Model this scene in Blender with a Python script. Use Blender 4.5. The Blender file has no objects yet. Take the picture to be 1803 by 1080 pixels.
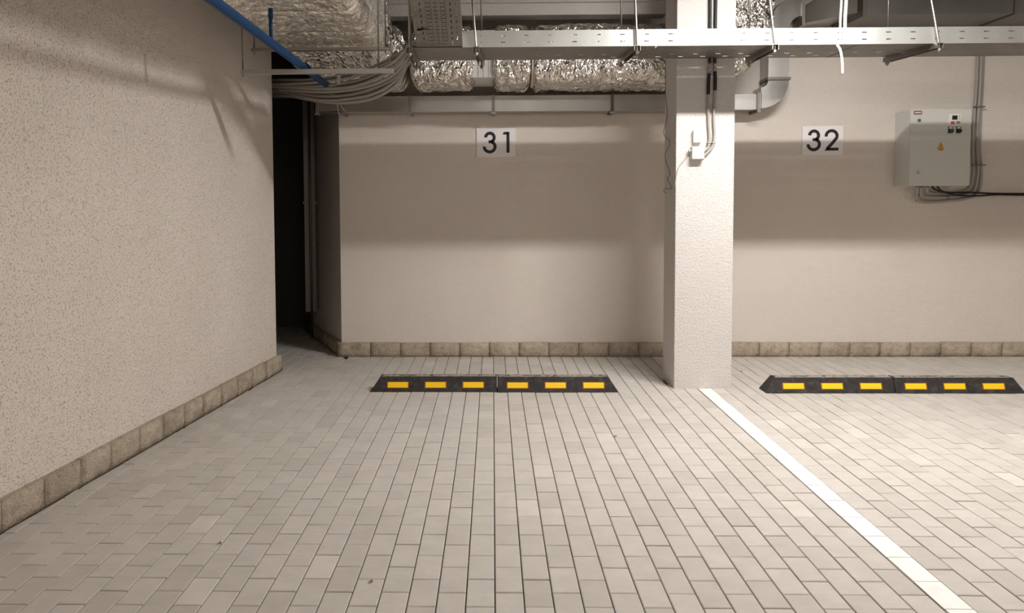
import bpy, bmesh, math, random
from mathutils import Vector, Matrix, noise
random.seed(7)
scene = bpy.context.scene
C = scene.collection

# ------------------------------------------------------------------ camera
CAM = Vector((0, 0, 1.359)); YAW, PITCH, ROLL = -0.0213, 0.0524, -0.0043
FPX, CX, CY = 1427.8, 836.9, 435.7
cd = bpy.data.cameras.new('camera'); cam = bpy.data.objects.new('camera', cd); C.objects.link(cam)
fwd = Vector((math.sin(YAW)*math.cos(PITCH), math.cos(YAW)*math.cos(PITCH), -math.sin(PITCH)))
rgt = Vector((math.cos(YAW), -math.sin(YAW), 0)); upv = rgt.cross(fwd)
r_ = math.cos(ROLL)*rgt + math.sin(ROLL)*upv; u_ = -math.sin(ROLL)*rgt + math.cos(ROLL)*upv
cam.matrix_world = Matrix(((r_.x, u_.x, -fwd.x, CAM.x), (r_.y, u_.y, -fwd.y, CAM.y), (r_.z, u_.z, -fwd.z, CAM.z), (0, 0, 0, 1)))
cd.sensor_fit = 'HORIZONTAL'; cd.sensor_width = 36; cd.lens = FPX/1803*36
cd.shift_x = (901.5-CX)/1803; cd.shift_y = (CY-540)/1803
cd.clip_start = .05; cd.clip_end = 100
scene.camera = cam

# ------------------------------------------------------------------ world, exposure
w = bpy.data.worlds.new('world'); scene.world = w; w.use_nodes = True
w.node_tree.nodes['Background'].inputs[0].default_value = (.05, .047, .043, 1)
w.node_tree.nodes['Background'].inputs[1].default_value = .3
vs = scene.view_settings
vs.view_transform = 'Standard'; vs.look = 'None'; vs.gamma = 1.0; vs.use_curve_mapping = False
vs.exposure = .04
LAMP_COL, LAMP_WARM = (1.0, .97, .945), (1.0, .892, .78)
# (x centre, y, z, length, watts): fluorescent battens under the slab; right-bay and behind-camera ones added as fill
LAMPS = [(2.0, 4.44, 3.223, 1.25, 136), (6.6, 4.44, 3.16, 1.25, 25), (5.5, -.9, 3.05, 1.25, 82), (.6, -1.2, 3.05, 1.25, 48), (-.2, -6, 3.05, 1.25, 45), (5.5, -6, 3.05, 1.25, 70)]

# ------------------------------------------------------------------ materials
def mat(name, col, rough=.6, metal=0.0, spec=.5):
    m = bpy.data.materials.new(name); m.use_nodes = True
    b = m.node_tree.nodes['Principled BSDF']
    b.inputs['Base Color'].default_value = (*col, 1); b.inputs['Roughness'].default_value = rough
    b.inputs['Metallic'].default_value = metal; b.inputs['Specular IOR Level'].default_value = spec
    return m
def N(m, t, **kw):
    n = m.node_tree.nodes.new(t)
    for k, v in kw.items():
        if k in n.inputs: n.inputs[k].default_value = v
        else: setattr(n, k, v)
    return n
def Lk(m, a, b): m.node_tree.links.new(a, b)
def bsdf(m): return m.node_tree.nodes['Principled BSDF']
def ramp(m, fac, stops):
    r = N(m, 'ShaderNodeValToRGB'); e = r.color_ramp.elements
    while len(e) < len(stops): e.new(.5)
    for i, (p, c) in enumerate(stops): e[i].position = p; e[i].color = (*c, 1)
    Lk(m, fac, r.inputs[0]); return r.outputs[0]
def pos(m): return N(m, 'ShaderNodeNewGeometry').outputs['Position']
def bump(m, h, strength, dist):
    b = N(m, 'ShaderNodeBump'); b.inputs['Strength'].default_value = strength; b.inputs['Distance'].default_value = dist
    Lk(m, h, b.inputs['Height']); Lk(m, b.outputs[0], bsdf(m).inputs['Normal']); return b
def math_(m, op, a, b=None, c=None):
    n = N(m, 'ShaderNodeMath', operation=op)
    for i, v in enumerate((a, b, c)):
        if v is None: continue
        if isinstance(v, (int, float)): n.inputs[i].default_value = v
        else: Lk(m, v, n.inputs[i])
    return n.outputs[0]

def stucco(name, c0, c1, grain, pits):
    m = mat(name, c0, .92, 0, .2); P = pos(m)
    n1 = N(m, 'ShaderNodeTexNoise', Scale=grain, Detail=3.0, Roughness=.55); Lk(m, P, n1.inputs['Vector'])
    v = N(m, 'ShaderNodeTexVoronoi', Scale=grain*.8); Lk(m, P, v.inputs['Vector'])
    n2 = N(m, 'ShaderNodeTexNoise', Scale=1.7, Detail=4.0); Lk(m, P, n2.inputs['Vector'])
    n3 = N(m, 'ShaderNodeTexNoise', Scale=grain*.8, Detail=2.5, Roughness=.55); Lk(m, P, n3.inputs['Vector'])
    pit = ramp(m, n3.outputs[0], [(0, (0, 0, 0)), (.33, (0, 0, 0)), (.42, (1, 1, 1)), (1, (1, 1, 1))])
    h = math_(m, 'ADD', math_(m, 'MULTIPLY', n1.outputs[0], .8), math_(m, 'MULTIPLY', v.outputs[0], -.45))
    h = math_(m, 'ADD', h, math_(m, 'MULTIPLY', pit, pits))
    col = ramp(m, n2.outputs[0], [(.3, c1), (.7, c0)])
    mx = N(m, 'ShaderNodeMix', data_type='RGBA', blend_type='MULTIPLY'); mx.inputs[0].default_value = .34*pits
    Lk(m, col, mx.inputs[6]); pit_shade = ramp(m, pit, [(0, (.55, .5, .44)), (1, (1, 1, 1))]); Lk(m, pit_shade, mx.inputs[7])  # pits also tinted darker, their shading put into the colour
    Lk(m, mx.outputs[2], bsdf(m).inputs['Base Color'])
    bump(m, h, 1.0, .0045); return m
M = {}
M['wall'] = stucco('cream stucco', (.76, .70, .635), (.725, .66, .595), 140, .35)
M['wall_left'] = stucco('pitted cream stucco', (.76, .695, .63), (.71, .645, .58), 130, .75)
M['column'] = stucco('white stucco', (.66, .625, .595), (.635, .60, .565), 105, .3)
M['ceil'] = mat('raw concrete ceiling', (.27, .245, .215), .9)
M['bed'] = mat('joint sand', (.07, .057, .045), .95)
M['dark'] = mat('plaster coloured as shade', (.10, .09, .08), .95)  # dark base colour carries the shade of the niche depths

def paver_mat():
    m = mat('concrete paver', (.5, .46, .4), .82, 0, .3); P = pos(m)
    s = N(m, 'ShaderNodeSeparateXYZ'); Lk(m, P, s.inputs[0])
    cx = math_(m, 'FLOOR', math_(m, 'DIVIDE', math_(m, 'SUBTRACT', s.outputs[0], .0045), .1))
    par = math_(m, 'MODULO', math_(m, 'ADD', cx, 1000), 2)
    off = math_(m, 'ADD', 3.476, math_(m, 'MULTIPLY', math_(m, 'SUBTRACT', 1, par), .1))
    ry = math_(m, 'FLOOR', math_(m, 'DIVIDE', math_(m, 'SUBTRACT', s.outputs[1], off), .2))
    cb = N(m, 'ShaderNodeCombineXYZ'); Lk(m, cx, cb.inputs[0]); Lk(m, ry, cb.inputs[1])
    wn = N(m, 'ShaderNodeTexWhiteNoise', noise_dimensions='2D'); Lk(m, cb.outputs[0], wn.inputs[0])
    base = ramp(m, wn.outputs[0], [(0, (.485, .445, .40)), (.3, (.515, .475, .43)), (.65, (.53, .49, .445)), (.975, (.545, .503, .457)), (1, (.60, .555, .505))])
    n = N(m, 'ShaderNodeTexNoise', Scale=9.0, Detail=6.0, Roughness=.65); Lk(m, P, n.inputs['Vector'])
    f = N(m, 'ShaderNodeTexNoise', Scale=420.0, Detail=2.0); Lk(m, P, f.inputs['Vector'])
    mp = N(m, 'ShaderNodeMapping'); mp.inputs['Scale'].default_value = (14, 70, 14); Lk(m, P, mp.inputs[0])
    st = N(m, 'ShaderNodeTexNoise', Scale=1.0, Detail=3.0); Lk(m, mp.outputs[0], st.inputs['Vector'])
    k = math_(m, 'ADD', math_(m, 'MULTIPLY', n.outputs[0], .34), math_(m, 'ADD', math_(m, 'MULTIPLY', f.outputs[0], .2), math_(m, 'MULTIPLY', st.outputs[0], .12)))
    g = math_(m, 'ADD', k, .68)
    mx = N(m, 'ShaderNodeVectorMath', operation='SCALE'); Lk(m, base, mx.inputs[0]); Lk(m, g, mx.inputs['Scale'])
    Lk(m, mx.outputs[0], bsdf(m).inputs['Base Color'])
    bump(m, f.outputs[0], .35, .001); return m
M['paver'] = paver_mat()
m = M['paint'] = mat('white road paint', (.86, .84, .80), .6)
n = N(m, 'ShaderNodeTexNoise', Scale=14.0, Detail=5.0); Lk(m, pos(m), n.inputs['Vector'])
Lk(m, ramp(m, n.outputs[0], [(.3, (.80, .775, .73)), (.6, (.88, .86, .82))]), bsdf(m).inputs['Base Color'])

def stone():
    m = mat('split stone', (.4, .33, .26), .95, 0, .2); P = pos(m)
    a = N(m, 'ShaderNodeTexNoise', Scale=16.0, Detail=6.0, Roughness=.7); Lk(m, P, a.inputs['Vector'])
    b = N(m, 'ShaderNodeTexNoise', Scale=3.2, Detail=2.0); Lk(m, P, b.inputs['Vector'])
    c = N(m, 'ShaderNodeTexNoise', Scale=120.0, Detail=4.0, Roughness=.7); Lk(m, P, c.inputs['Vector'])
    c1 = ramp(m, a.outputs[0], [(.25, (.33, .28, .23)), (.45, (.58, .515, .43)), (.6, (.67, .605, .515)), (.8, (.78, .73, .65))])
    c2 = ramp(m, b.outputs[0], [(.35, (.82, .76, .70)), (.6, (1.05, 1.0, .95))])
    mx = N(m, 'ShaderNodeMix', data_type='RGBA', blend_type='MULTIPLY'); mx.inputs[0].default_value = 1
    Lk(m, c1, mx.inputs[6]); Lk(m, c2, mx.inputs[7])
    sp = N(m, 'ShaderNodeMix', data_type='RGBA', blend_type='MULTIPLY'); sp.inputs[0].default_value = .8
    Lk(m, mx.outputs[2], sp.inputs[6]); Lk(m, ramp(m, c.outputs[0], [(.33, (.45, .42, .38)), (.5, (1, 1, 1))]), sp.inputs[7])
    Lk(m, sp.outputs[2], bsdf(m).inputs['Base Color'])
    h = math_(m, 'ADD', a.outputs[0], math_(m, 'MULTIPLY', c.outputs[0], .5)); bump(m, h, 1.0, .02); return m
M['stone'] = stone()

def rubber():
    m = mat('black rubber', (.03, .027, .025), .75, 0, .4); P = pos(m)
    a = N(m, 'ShaderNodeTexNoise', Scale=22.0, Detail=6.0, Roughness=.65); Lk(m, P, a.inputs['Vector'])
    Lk(m, ramp(m, a.outputs[0], [(.35, (.018, .016, .015)), (.55, (.034, .03, .028)), (.75, (.085, .075, .068))]), bsdf(m).inputs['Base Color'])
    b = N(m, 'ShaderNodeTexNoise', Scale=350.0, Detail=2.0); Lk(m, P, b.inputs['Vector']); bump(m, b.outputs[0], .5, .002); return m
M['rubber'] = rubber()
m = M['dust'] = mat('dusty rubber top', (.24, .205, .17), .9)
n = N(m, 'ShaderNodeTexNoise', Scale=30.0, Detail=4.0); Lk(m, pos(m), n.inputs['Vector'])
Lk(m, ramp(m, n.outputs[0], [(.36, (.10, .085, .07)), (.48, (.33, .285, .235))]), bsdf(m).inputs['Base Color'])
M['yellow'] = mat('yellow reflector', (.98, .60, .004), .45)
M['orange_edge'] = mat('reflector frame', (.25, .08, .005), .6)
M['hole'] = mat('hole shade black', (.006, .005, .005), .9)  # flat black standing for the shade inside holes and slots

def galv(name, c0, c1, rough, scale=2.5):
    m = mat(name, c0, rough, 1.0); P = pos(m)
    mp = N(m, 'ShaderNodeMapping'); mp.inputs['Scale'].default_value = (scale, scale*3, scale*.6); Lk(m, P, mp.inputs[0])
    a = N(m, 'ShaderNodeTexNoise', Scale=2.0, Detail=5.0); Lk(m, mp.outputs[0], a.inputs['Vector'])
    v = N(m, 'ShaderNodeTexVoronoi', Scale=70.0); Lk(m, P, v.inputs['Vector'])
    f = math_(m, 'ADD', math_(m, 'MULTIPLY', a.outputs[0], .95), math_(m, 'MULTIPLY', v.outputs['Distance'], .10))
    Lk(m, ramp(m, f, [(.3, c1), (.75, c0)]), bsdf(m).inputs['Base Color'])
    rr = ramp(m, a.outputs[0], [(.3, (rough-.03,)*3), (.7, (rough+.05,)*3)]); Lk(m, rr, bsdf(m).inputs['Roughness'])
    return m
M['galv'] = galv('galvanised duct steel', (.50, .49, .47), (.43, .42, .40), .30)
M['tray'] = galv('galvanised tray steel', (.76, .77, .74), (.60, .62, .59), .42, 1.5)
M['tray_shade'] = galv('shade-dark tray steel', (.36, .34, .315), (.27, .255, .235), .45, 1.5)  # darker copy of the tray steel, underside shade put into the colour
M['duct_dark'] = galv('dark duct steel', (.26, .255, .245), (.21, .205, .195), .5)  # darker steel grey for the wide upper duct
M['rod'] = mat('zinc rod', (.38, .36, .335), .42, 1.0)
M['rod_dark'] = mat('dull zinc rod', (.22, .20, .18), .5, 1.0)
def foil(name, col, stretch, dist):
    m = mat(name, col, .17, 1.0); P = pos(m)
    wv = N(m, 'ShaderNodeTexNoise', Scale=5.0, Detail=3.0); Lk(m, P, wv.inputs['Vector'])
    off = N(m, 'ShaderNodeVectorMath', operation='SCALE'); off.inputs['Scale'].default_value = .16; Lk(m, wv.outputs['Color'], off.inputs[0])
    ad0 = N(m, 'ShaderNodeVectorMath', operation='ADD'); Lk(m, P, ad0.inputs[0]); Lk(m, off.outputs[0], ad0.inputs[1])
    ad = N(m, 'ShaderNodeMapping'); ad.inputs['Scale'].default_value = stretch; ad.inputs['Rotation'].default_value = (0, 0, .5 if dist < .03 else 0); Lk(m, ad0.outputs[0], ad.inputs[0])
    hs = []
    for sc, wt in ((13.0, .8), (30.0, .45), (62.0, .22)):
        v = N(m, 'ShaderNodeTexVoronoi', Scale=sc); Lk(m, ad.outputs[0], v.inputs['Vector']); hs.append(math_(m, 'MULTIPLY', v.outputs['Distance'], wt))
    h = math_(m, 'ADD', hs[0], math_(m, 'ADD', hs[1], hs[2]))
    bump(m, h, 1.0, dist)
    n2 = N(m, 'ShaderNodeTexNoise', Scale=3.0, Detail=3.0); Lk(m, P, n2.inputs['Vector'])
    Lk(m, ramp(m, n2.outputs[0], [(.3, ((.13 if dist > .02 else .19),)*3), (.7, ((.26 if dist > .02 else .32),)*3)]), bsdf(m).inputs['Roughness']); return m
M['foil'] = foil('aluminium foil wrap', (.90, .86, .80), (1.35, 1, .55), .034)
M['foil_flat'] = foil('smoother foil wrap', (.95, .90, .82), (1.3, .55, 1), .0199); bsdf(M['foil_flat']).inputs['Metallic'].default_value = .72
M['tape'] = mat('foil tape', (.80, .75, .68), .38, 1.0)
def blue():
    m = mat('blue plastic pipe', (.003, .047, .145), .5, 0, .25)
    return m
M['blue'] = blue()
M['conduit'] = mat('grey conduit', (.36, .335, .31), .55)
M['conduit_dk'] = mat('weathered grey conduit', (.27, .25, .23), .6)
M['black'] = mat('black insulation', (.012, .011, .011), .6)
M['white_pl'] = mat('white plastic', (.80, .78, .75), .45)
M['box_grey'] = mat('pale grey plastic', (.66, .65, .62), .5)
M['sign'] = mat('sign board white', (.83, .80, .80), .55)
M['ink'] = mat('sign lettering black', (.012, .008, .012), .5)
M['cab'] = mat('pale grey enamel', (.60, .60, .555), .42)
M['cab_side'] = M['cab']
M['screen'] = mat('dark display', (.012, .014, .02), .25)
M['label'] = mat('maroon label', (.20, .09, .06), .6)
M['warn'] = mat('warning yellow', (.80, .42, .01), .5)
M['green'] = mat('green cap', (.02, .07, .045), .5)
M['redpl'] = mat('red legend', (.62, .13, .10), .5)
M['limepl'] = mat('green key', (.45, .62, .10), .5)
M['chrome'] = mat('chrome lock', (.8, .8, .8), .15, 1.0)
M['leaf'] = mat('dry leaf', (.045, .03, .02), .9)
M['wire'] = mat('brown wire', (.07, .05, .04), .6)
M['tie'] = mat('white cable tie', (.70, .66, .60), .5)
M['housing'] = mat('lamp housing', (.7, .7, .7), .5)

# ------------------------------------------------------------------ mesh helpers
class MB:
    def __init__(s): s.v = []; s.f = []; s.mi = []; s.sm = []
    def face(s, idx, mi=0, sm=False): s.f.append(idx); s.mi.append(mi); s.sm.append(sm)
    def add(s, vs_, fs, mi=0, sm=False):
        o = len(s.v); s.v += [tuple(v) for v in vs_]
        for f in fs: s.face([i+o for i in f], mi, sm)
        return s
    def hexa(s, p, mi=0):   # 8 points: bottom ring 0-3 ccw, top ring 4-7
        return s.add(p, [(3, 2, 1, 0), (4, 5, 6, 7), (0, 1, 5, 4), (1, 2, 6, 5), (2, 3, 7, 6), (3, 0, 4, 7)], mi)
    def box(s, x0, x1, y0, y1, z0, z1, mi=0):
        return s.hexa([(x0, y0, z0), (x1, y0, z0), (x1, y1, z0), (x0, y1, z0), (x0, y0, z1), (x1, y0, z1), (x1, y1, z1), (x0, y1, z1)], mi)
    def bar(s, a, b, wdt, hgt, up=(0, 0, 1), mi=0):
        a, b = Vector(a), Vector(b); d = (b-a).normalized(); sd = d.cross(Vector(up)).normalized(); u = sd.cross(d)
        P = []
        for e, h in ((a, -1), (b, -1), (a, 1), (b, 1)): pass
        q = lambda e, i, j: e+sd*(i*wdt/2)+u*(j*hgt/2)
        return s.hexa([q(a, -1, -1), q(a, 1, -1), q(b, 1, -1), q(b, -1, -1), q(a, -1, 1), q(a, 1, 1), q(b, 1, 1), q(b, -1, 1)], mi)
    def tube(s, pts, r, n=8, caps=True, mi=0, sm=True):
        pts = [Vector(p) for p in pts]; rs = r if isinstance(r, (list, tuple)) else [r]*len(pts)
        o = len(s.v); ref = None
        for i, p in enumerate(pts):
            d = (pts[min(i+1, len(pts)-1)]-pts[max(i-1, 0)]).normalized()
            if ref is None:
                ref = d.orthogonal().normalized()
            ref = (ref-d*ref.dot(d))
            if ref.length < 1e-5: ref = d.orthogonal()
            ref.normalize(); b = d.cross(ref)
            for k in range(n):
                a = 2*math.pi*k/n; s.v.append(tuple(p+(ref*math.cos(a)+b*math.sin(a))*rs[i]))
        for i in range(len(pts)-1):
            for k in range(n):
                s.face([o+i*n+k, o+i*n+(k+1) % n, o+(i+1)*n+(k+1) % n, o+(i+1)*n+k], mi, sm)
        if caps:
            s.face([o+k for k in reversed(range(n))], mi); s.face([o+(len(pts)-1)*n+k for k in range(n)], mi)
        return s
    def sheet(s, org, U, V, us, vs2, holes, th, mi=0):
        """flat sheet spanning us x vs along U, V with rectangular holes [(u0,u1,v0,v1)], given thickness"""
        org, U, V = Vector(org), Vector(U), Vector(V); Wn = U.cross(V).normalized()
        uu = sorted(set([us[0], us[1]]+[h[0] for h in holes]+[h[1] for h in holes]))
        vv = sorted(set([vs2[0], vs2[1]]+[h[2] for h in holes]+[h[3] for h in holes]))
        uu = [u for u in uu if us[0] <= u <= us[1]]; vv = [v for v in vv if vs2[0] <= v <= vs2[1]]
        from collections import defaultdict
        open_ = set()
        iu = {u: i for i, u in enumerate(uu)}; iv = {v: i for i, v in enumerate(vv)}
        for h in holes:
            if h[0] not in iu or h[1] not in iu or h[2] not in iv or h[3] not in iv: continue
            for i in range(iu[h[0]], iu[h[1]]):
                for j in range(iv[h[2]], iv[h[3]]): open_.add((i, j))
        o = len(s.v); nu, nv = len(uu), len(vv)
        for side in (0, 1):
            for j in range(nv):
                for i in range(nu): s.v.append(tuple(org+U*uu[i]+V*vv[j]+Wn*(th*(side-.5))))
        ix = lambda side, i, j: o+side*nu*nv+j*nu+i
        solid = lambda i, j: 0 <= i < nu-1 and 0 <= j < nv-1 and (i, j) not in open_
        for j in range(nv-1):
            for i in range(nu-1):
                if not solid(i, j): continue
                s.face([ix(1, i, j), ix(1, i+1, j), ix(1, i+1, j+1), ix(1, i, j+1)], mi)
                s.face([ix(0, i, j), ix(0, i, j+1), ix(0, i+1, j+1), ix(0, i+1, j)], mi)
                if not solid(i, j-1): s.face([ix(0, i, j), ix(0, i+1, j), ix(1, i+1, j), ix(1, i, j)], mi)
                if not solid(i, j+1): s.face([ix(0, i+1, j+1), ix(0, i, j+1), ix(1, i, j+1), ix(1, i+1, j+1)], mi)
                if not solid(i-1, j): s.face([ix(0, i, j+1), ix(0, i, j), ix(1, i, j), ix(1, i, j+1)], mi)
                if not solid(i+1, j): s.face([ix(0, i+1, j), ix(0, i+1, j+1), ix(1, i+1, j+1), ix(1, i+1, j)], mi)
        return s
    def mesh(s, name, mats, bevel=0, seg=2):
        me = bpy.data.meshes.new(name); me.from_pydata(s.v, [], s.f)
        for mm in (mats if isinstance(mats, (list, tuple)) else [mats]): me.materials.append(mm)
        me.polygons.foreach_set('material_index', s.mi); me.polygons.foreach_set('use_smooth', s.sm); me.update()
        if bevel:
            bm = bmesh.new(); bm.from_mesh(me)
            bmesh.ops.bevel(bm, geom=list(bm.edges), offset=bevel, segments=seg, affect='EDGES', profile=.5, clamp_overlap=True)
            bm.to_mesh(me); bm.free()
        return me
    def build(s, name, mats, parent=None, bevel=0, seg=2):
        return link(name, s.mesh(name, mats, bevel, seg), parent)
def link(name, me, parent=None, loc=None):
    o = bpy.data.objects.new(name, me); C.objects.link(o)
    if parent is not None:
        o.parent = parent
        if parent.type == 'EMPTY' and loc is None: o.location = -Vector(parent.location)   # parts are modelled in world metres
    if loc is not None: o.location = loc
    return o
def tag(o, label=None, cat=None, group=None, kind=None):
    if label: o['label'] = label
    if cat: o['category'] = cat
    if group: o['group'] = group
    if kind: o['kind'] = kind
    return o
def thing(name, loc, label, cat, group=None):
    o = bpy.data.objects.new(name, None); o.empty_display_size = .1; C.objects.link(o); o.location = loc
    return tag(o, label, cat, group)
def spline(ctrl, n=8):
    P = [Vector(c) for c in ctrl]; P = [P[0]*2-P[1]]+P+[P[-1]*2-P[-2]]; out = []
    for i in range(1, len(P)-2):
        for k in range(n):
            t = k/n; a, b, c, d = P[i-1], P[i], P[i+1], P[i+2]
            out.append(.5*((2*b)+(c-a)*t+(2*a-5*b+4*c-d)*t*t+(3*b-a-3*c+d)*t**3))
    out.append(P[-2]); return out

# ------------------------------------------------------------------ room geometry
YB = 7.215                                     # face of the back wall
LA, LB = Vector((-2.05, 3.26, 0)), Vector((-1.74, 6.563, 0))   # front face line of the left skirting
LD = (LB-LA).normalized(); LN = Vector((LD.y, -LD.x, 0))        # along, and out of the wall (+x)
def lw(yv, off=0.0): return LA+LD*((yv-LA.y)/LD.y)+LN*off
CEIL = 3.32
# back wall with its diagonal return into the niche
b = MB(); b.box(-1.36, 9.3, YB, YB+.3, -.1, CEIL); wb = b.build('wall_back', M['wall'])
tag(wb, 'cream stucco back wall behind both parking bays', 'wall', kind='structure')
b = MB()
p0, p1 = Vector((-1.36, YB, 0)), Vector((-1.89, 8.42, 0))
b.hexa([p0+Vector((0, .001, -.1)), (-1.36, 8.6, -.1), (-1.89, 8.6, -.1), p1+Vector((0, 0, -.1)), p0+Vector((0, .001, CEIL)), (-1.36, 8.6, CEIL), (-1.89, 8.6, CEIL), p1+Vector((0, 0, CEIL))])
b.f = [tuple(reversed(f)) for f in b.f]
tag(b.build('wall_niche', M['wall']), 'shaded slanting return wall inside the dark niche', 'wall', kind='structure')
b = MB(); b.box(-4.6, -1.3, 9.0, 9.2, -.1, CEIL); tag(b.build('wall_niche_end', M['dark']), 'end wall deep inside the niche, its shade put into a dark colour', 'wall', kind='structure')
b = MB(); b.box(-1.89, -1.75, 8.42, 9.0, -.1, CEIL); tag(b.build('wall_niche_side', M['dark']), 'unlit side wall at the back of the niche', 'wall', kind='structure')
# left wall
b = MB(); q0, q1 = lw(-8.2, -.03), lw(6.545, -.03); k0, k1 = q0-LN*.35, q1-LN*.35
b.hexa([k0+Vector((0, 0, -.1)), q0+Vector((0, 0, -.1)), q1+Vector((0, 0, -.1)), k1+Vector((0, 0, -.1)), k0+Vector((0, 0, CEIL)), q0+Vector((0, 0, CEIL)), q1+Vector((0, 0, CEIL)), k1+Vector((0, 0, CEIL))])
tag(b.build('wall_left', M['wall_left']), 'pitted cream stucco wall along the left side', 'wall', kind='structure')
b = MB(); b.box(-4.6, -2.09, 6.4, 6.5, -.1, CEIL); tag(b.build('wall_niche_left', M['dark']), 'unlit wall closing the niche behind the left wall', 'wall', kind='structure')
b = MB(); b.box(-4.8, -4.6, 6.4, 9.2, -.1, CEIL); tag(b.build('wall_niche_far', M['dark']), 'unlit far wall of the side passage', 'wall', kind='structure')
b = MB(); b.box(9.0, 9.3, -8.2, YB, -.1, CEIL); tag(b.build('wall_right', M['wall']), 'far right garage wall', 'wall', kind='structure')
b = MB(); b.box(-3.6, 9.3, -8.5, -8.2, -.1, CEIL); tag(b.build('wall_front', M['wall']), 'garage wall behind the camera', 'wall', kind='structure')
b = MB(); b.box(-4.8, 9.3, -8.5, 9.2, CEIL, CEIL+.2); tag(b.build('ceiling', M['ceil']), 'raw concrete ceiling slab above the ducts', 'ceiling', kind='structure')
b = MB(); b.box(-2.2, 1.405, 6.63, 6.80, 2.885, CEIL); b.box(-2.2, 1.405, 6.60, 6.63, 2.98, CEIL)
tag(b.build('trim_1', M['column']), 'cream concrete beam running left from the column above the foil duct', 'beam', kind='structure')
# column
bmc = MB(); bmc.box(1.331, 1.753, 5.938, 6.325, -.1, CEIL)
tag(bmc.build('column', M['column'], bevel=.006), 'white stucco square column between bays 31 and 32', 'column', kind='structure')

# ------------------------------------------------------------------ floor of pavers
b = MB(); b.box(-4.8, 9.3, -8.5, 9.2, -.15, -.020)
floor = tag(b.build('floor', M['bed']), 'beige block-paved garage floor', 'floor', kind='structure')
GAP, CH, DEP = .0020, .0028, .03
def clip(poly, n, d):       # keep n.p >= d
    out = []
    for i in range(len(poly)):
        a, c = poly[i], poly[(i+1) % len(poly)]; da, dc = a[0]*n[0]+a[1]*n[1]-d, c[0]*n[0]+c[1]*n[1]-d
        if da >= 0: out.append(a)
        if da*dc < 0: t = da/(da-dc); out.append((a[0]+(c[0]-a[0])*t, a[1]+(c[1]-a[1])*t))
    return out
def inset(poly, e):
    cx = sum(p[0] for p in poly)/len(poly); cy = sum(p[1] for p in poly)/len(poly); out = []
    for x, y in poly:
        dx, dy = cx-x, cy-y; out.append((x+math.copysign(min(e, abs(dx)*.5), dx), y+math.copysign(min(e, abs(dy)*.5), dy)))
    return out
def paver_geo(b, poly, z=0, tx=0, ty=0, c=(0, 0)):
    n = len(poly); o = len(b.v); ins = inset(poly, CH)
    zz = lambda p: z+(p[0]-c[0])*tx+(p[1]-c[1])*ty
    b.v += [(x, y, -DEP) for x, y in poly]+[(x, y, zz((x, y))-CH*.8) for x, y in poly]+[(x, y, zz((x, y))) for x, y in ins]
    for i in range(n):
        j = (i+1) % n
        b.face([o+i, o+j, o+n+j, o+n+i]); b.face([o+n+i, o+n+j, o+2*n+j, o+2*n+i])
    b.face([o+2*n+i for i in range(n)])
hx, hy = .05-GAP, .1-GAP
RECT = [(-hx, -hy), (hx, -hy), (hx, hy), (-hx, hy)]
full = []
for i in range(10):
    e0, e1 = random.uniform(-.0006, .0022), random.uniform(-.0006, .0022); bb = MB(); paver_geo(bb, [(-hx, -hy+e0), (hx, -hy+e0), (hx, hy-e1), (-hx, hy-e1)], random.uniform(-.0011, .0011), random.uniform(-.010, .010), random.uniform(-.006, .006)); full.append(bb.mesh('paver', M['paver']))
cells = []
LNd = LN.dot(LA)
for ci in range(-34, 70):
    xc = .0045+ci*.1+.05; off = 3.476+(.1 if ci % 2 == 0 else 0)
    for ri in range(-28, 28):
        yc = off+ri*.2+.1
        if not (-2 < yc < 9 and xc < 6.9): continue
        poly = [(xc+x, yc+y) for x, y in RECT]; cut = False
        inniche = yc > 6.5 and xc < -1.3
        if not inniche and yc+hy > YB-.005:
            poly = [(x, min(y, YB-.006)) for x, y in poly]
            if yc-hy > YB-.03: continue
            cut = True
        if yc < 6.62 and xc < -1.5:
            q = clip(poly, (LN.x, LN.y), LNd+.002)
            if len(q) < 3: continue
            if len(q) != 4 or any(abs(a[0]-c_[0])+abs(a[1]-c_[1]) > 1e-6 for a, c_ in zip(q, poly)): cut = True
            poly = q
        if inniche:
            nv_ = Vector((p1.y-p0.y, p0.x-p1.x, 0)); nv_ = -nv_.normalized() if nv_.dot(CAM-p0) < 0 else nv_.normalized()
            q = clip(poly, (nv_.x, nv_.y), nv_.dot(p0)+.002)
            if len(q) < 3: continue
            cut = cut or len(q) != 4 or any(abs(a[0]-c_[0])+abs(a[1]-c_[1]) > 1e-6 for a, c_ in zip(q, poly)); poly = q
        if 1.335 < xc < 1.75 and 5.99 < yc < 6.27: continue
        ar = abs(sum(poly[i][0]*poly[(i+1) % len(poly)][1]-poly[(i+1) % len(poly)][0]*poly[i][1] for i in range(len(poly))))/2
        if ar < 2e-4: continue
        d = Vector((xc, yc, 0))-CAM; zf = d.dot(fwd); vis = False
        if zf > .5:
            px = CX+FPX*d.dot(r_)/zf; py = CY-FPX*d.dot(u_)/zf; vis = -12 < px < 1815 and py < 1095
        cells.append((0 if vis else 1, -ar/max(zf, .1)**3 if vis else 0, xc, yc, poly, cut))
cells.sort(key=lambda t: (t[0], t[1]))
rest = MB()
for i, (nv, k, xc, yc, poly, cut) in enumerate(cells):
    if i < 290 and nv == 0:
        if cut:
            bb = MB(); paver_geo(bb, [(x-xc, y-yc) for x, y in poly], random.uniform(-.001, .001)); me = bb.mesh('paver', M['paver'])
        else: me = full[random.randrange(10)]
        link('paver', me, floor, (xc, yc, 0))
    else:
        jy = random.uniform(-.0003, .0032); poly = [(x_, y_+jy if y_ < yc else y_) for x_, y_ in poly]
        paver_geo(rest, poly, random.uniform(-.001, .001), random.uniform(-.008, .008), random.uniform(-.005, .005), (xc, yc))
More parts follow.
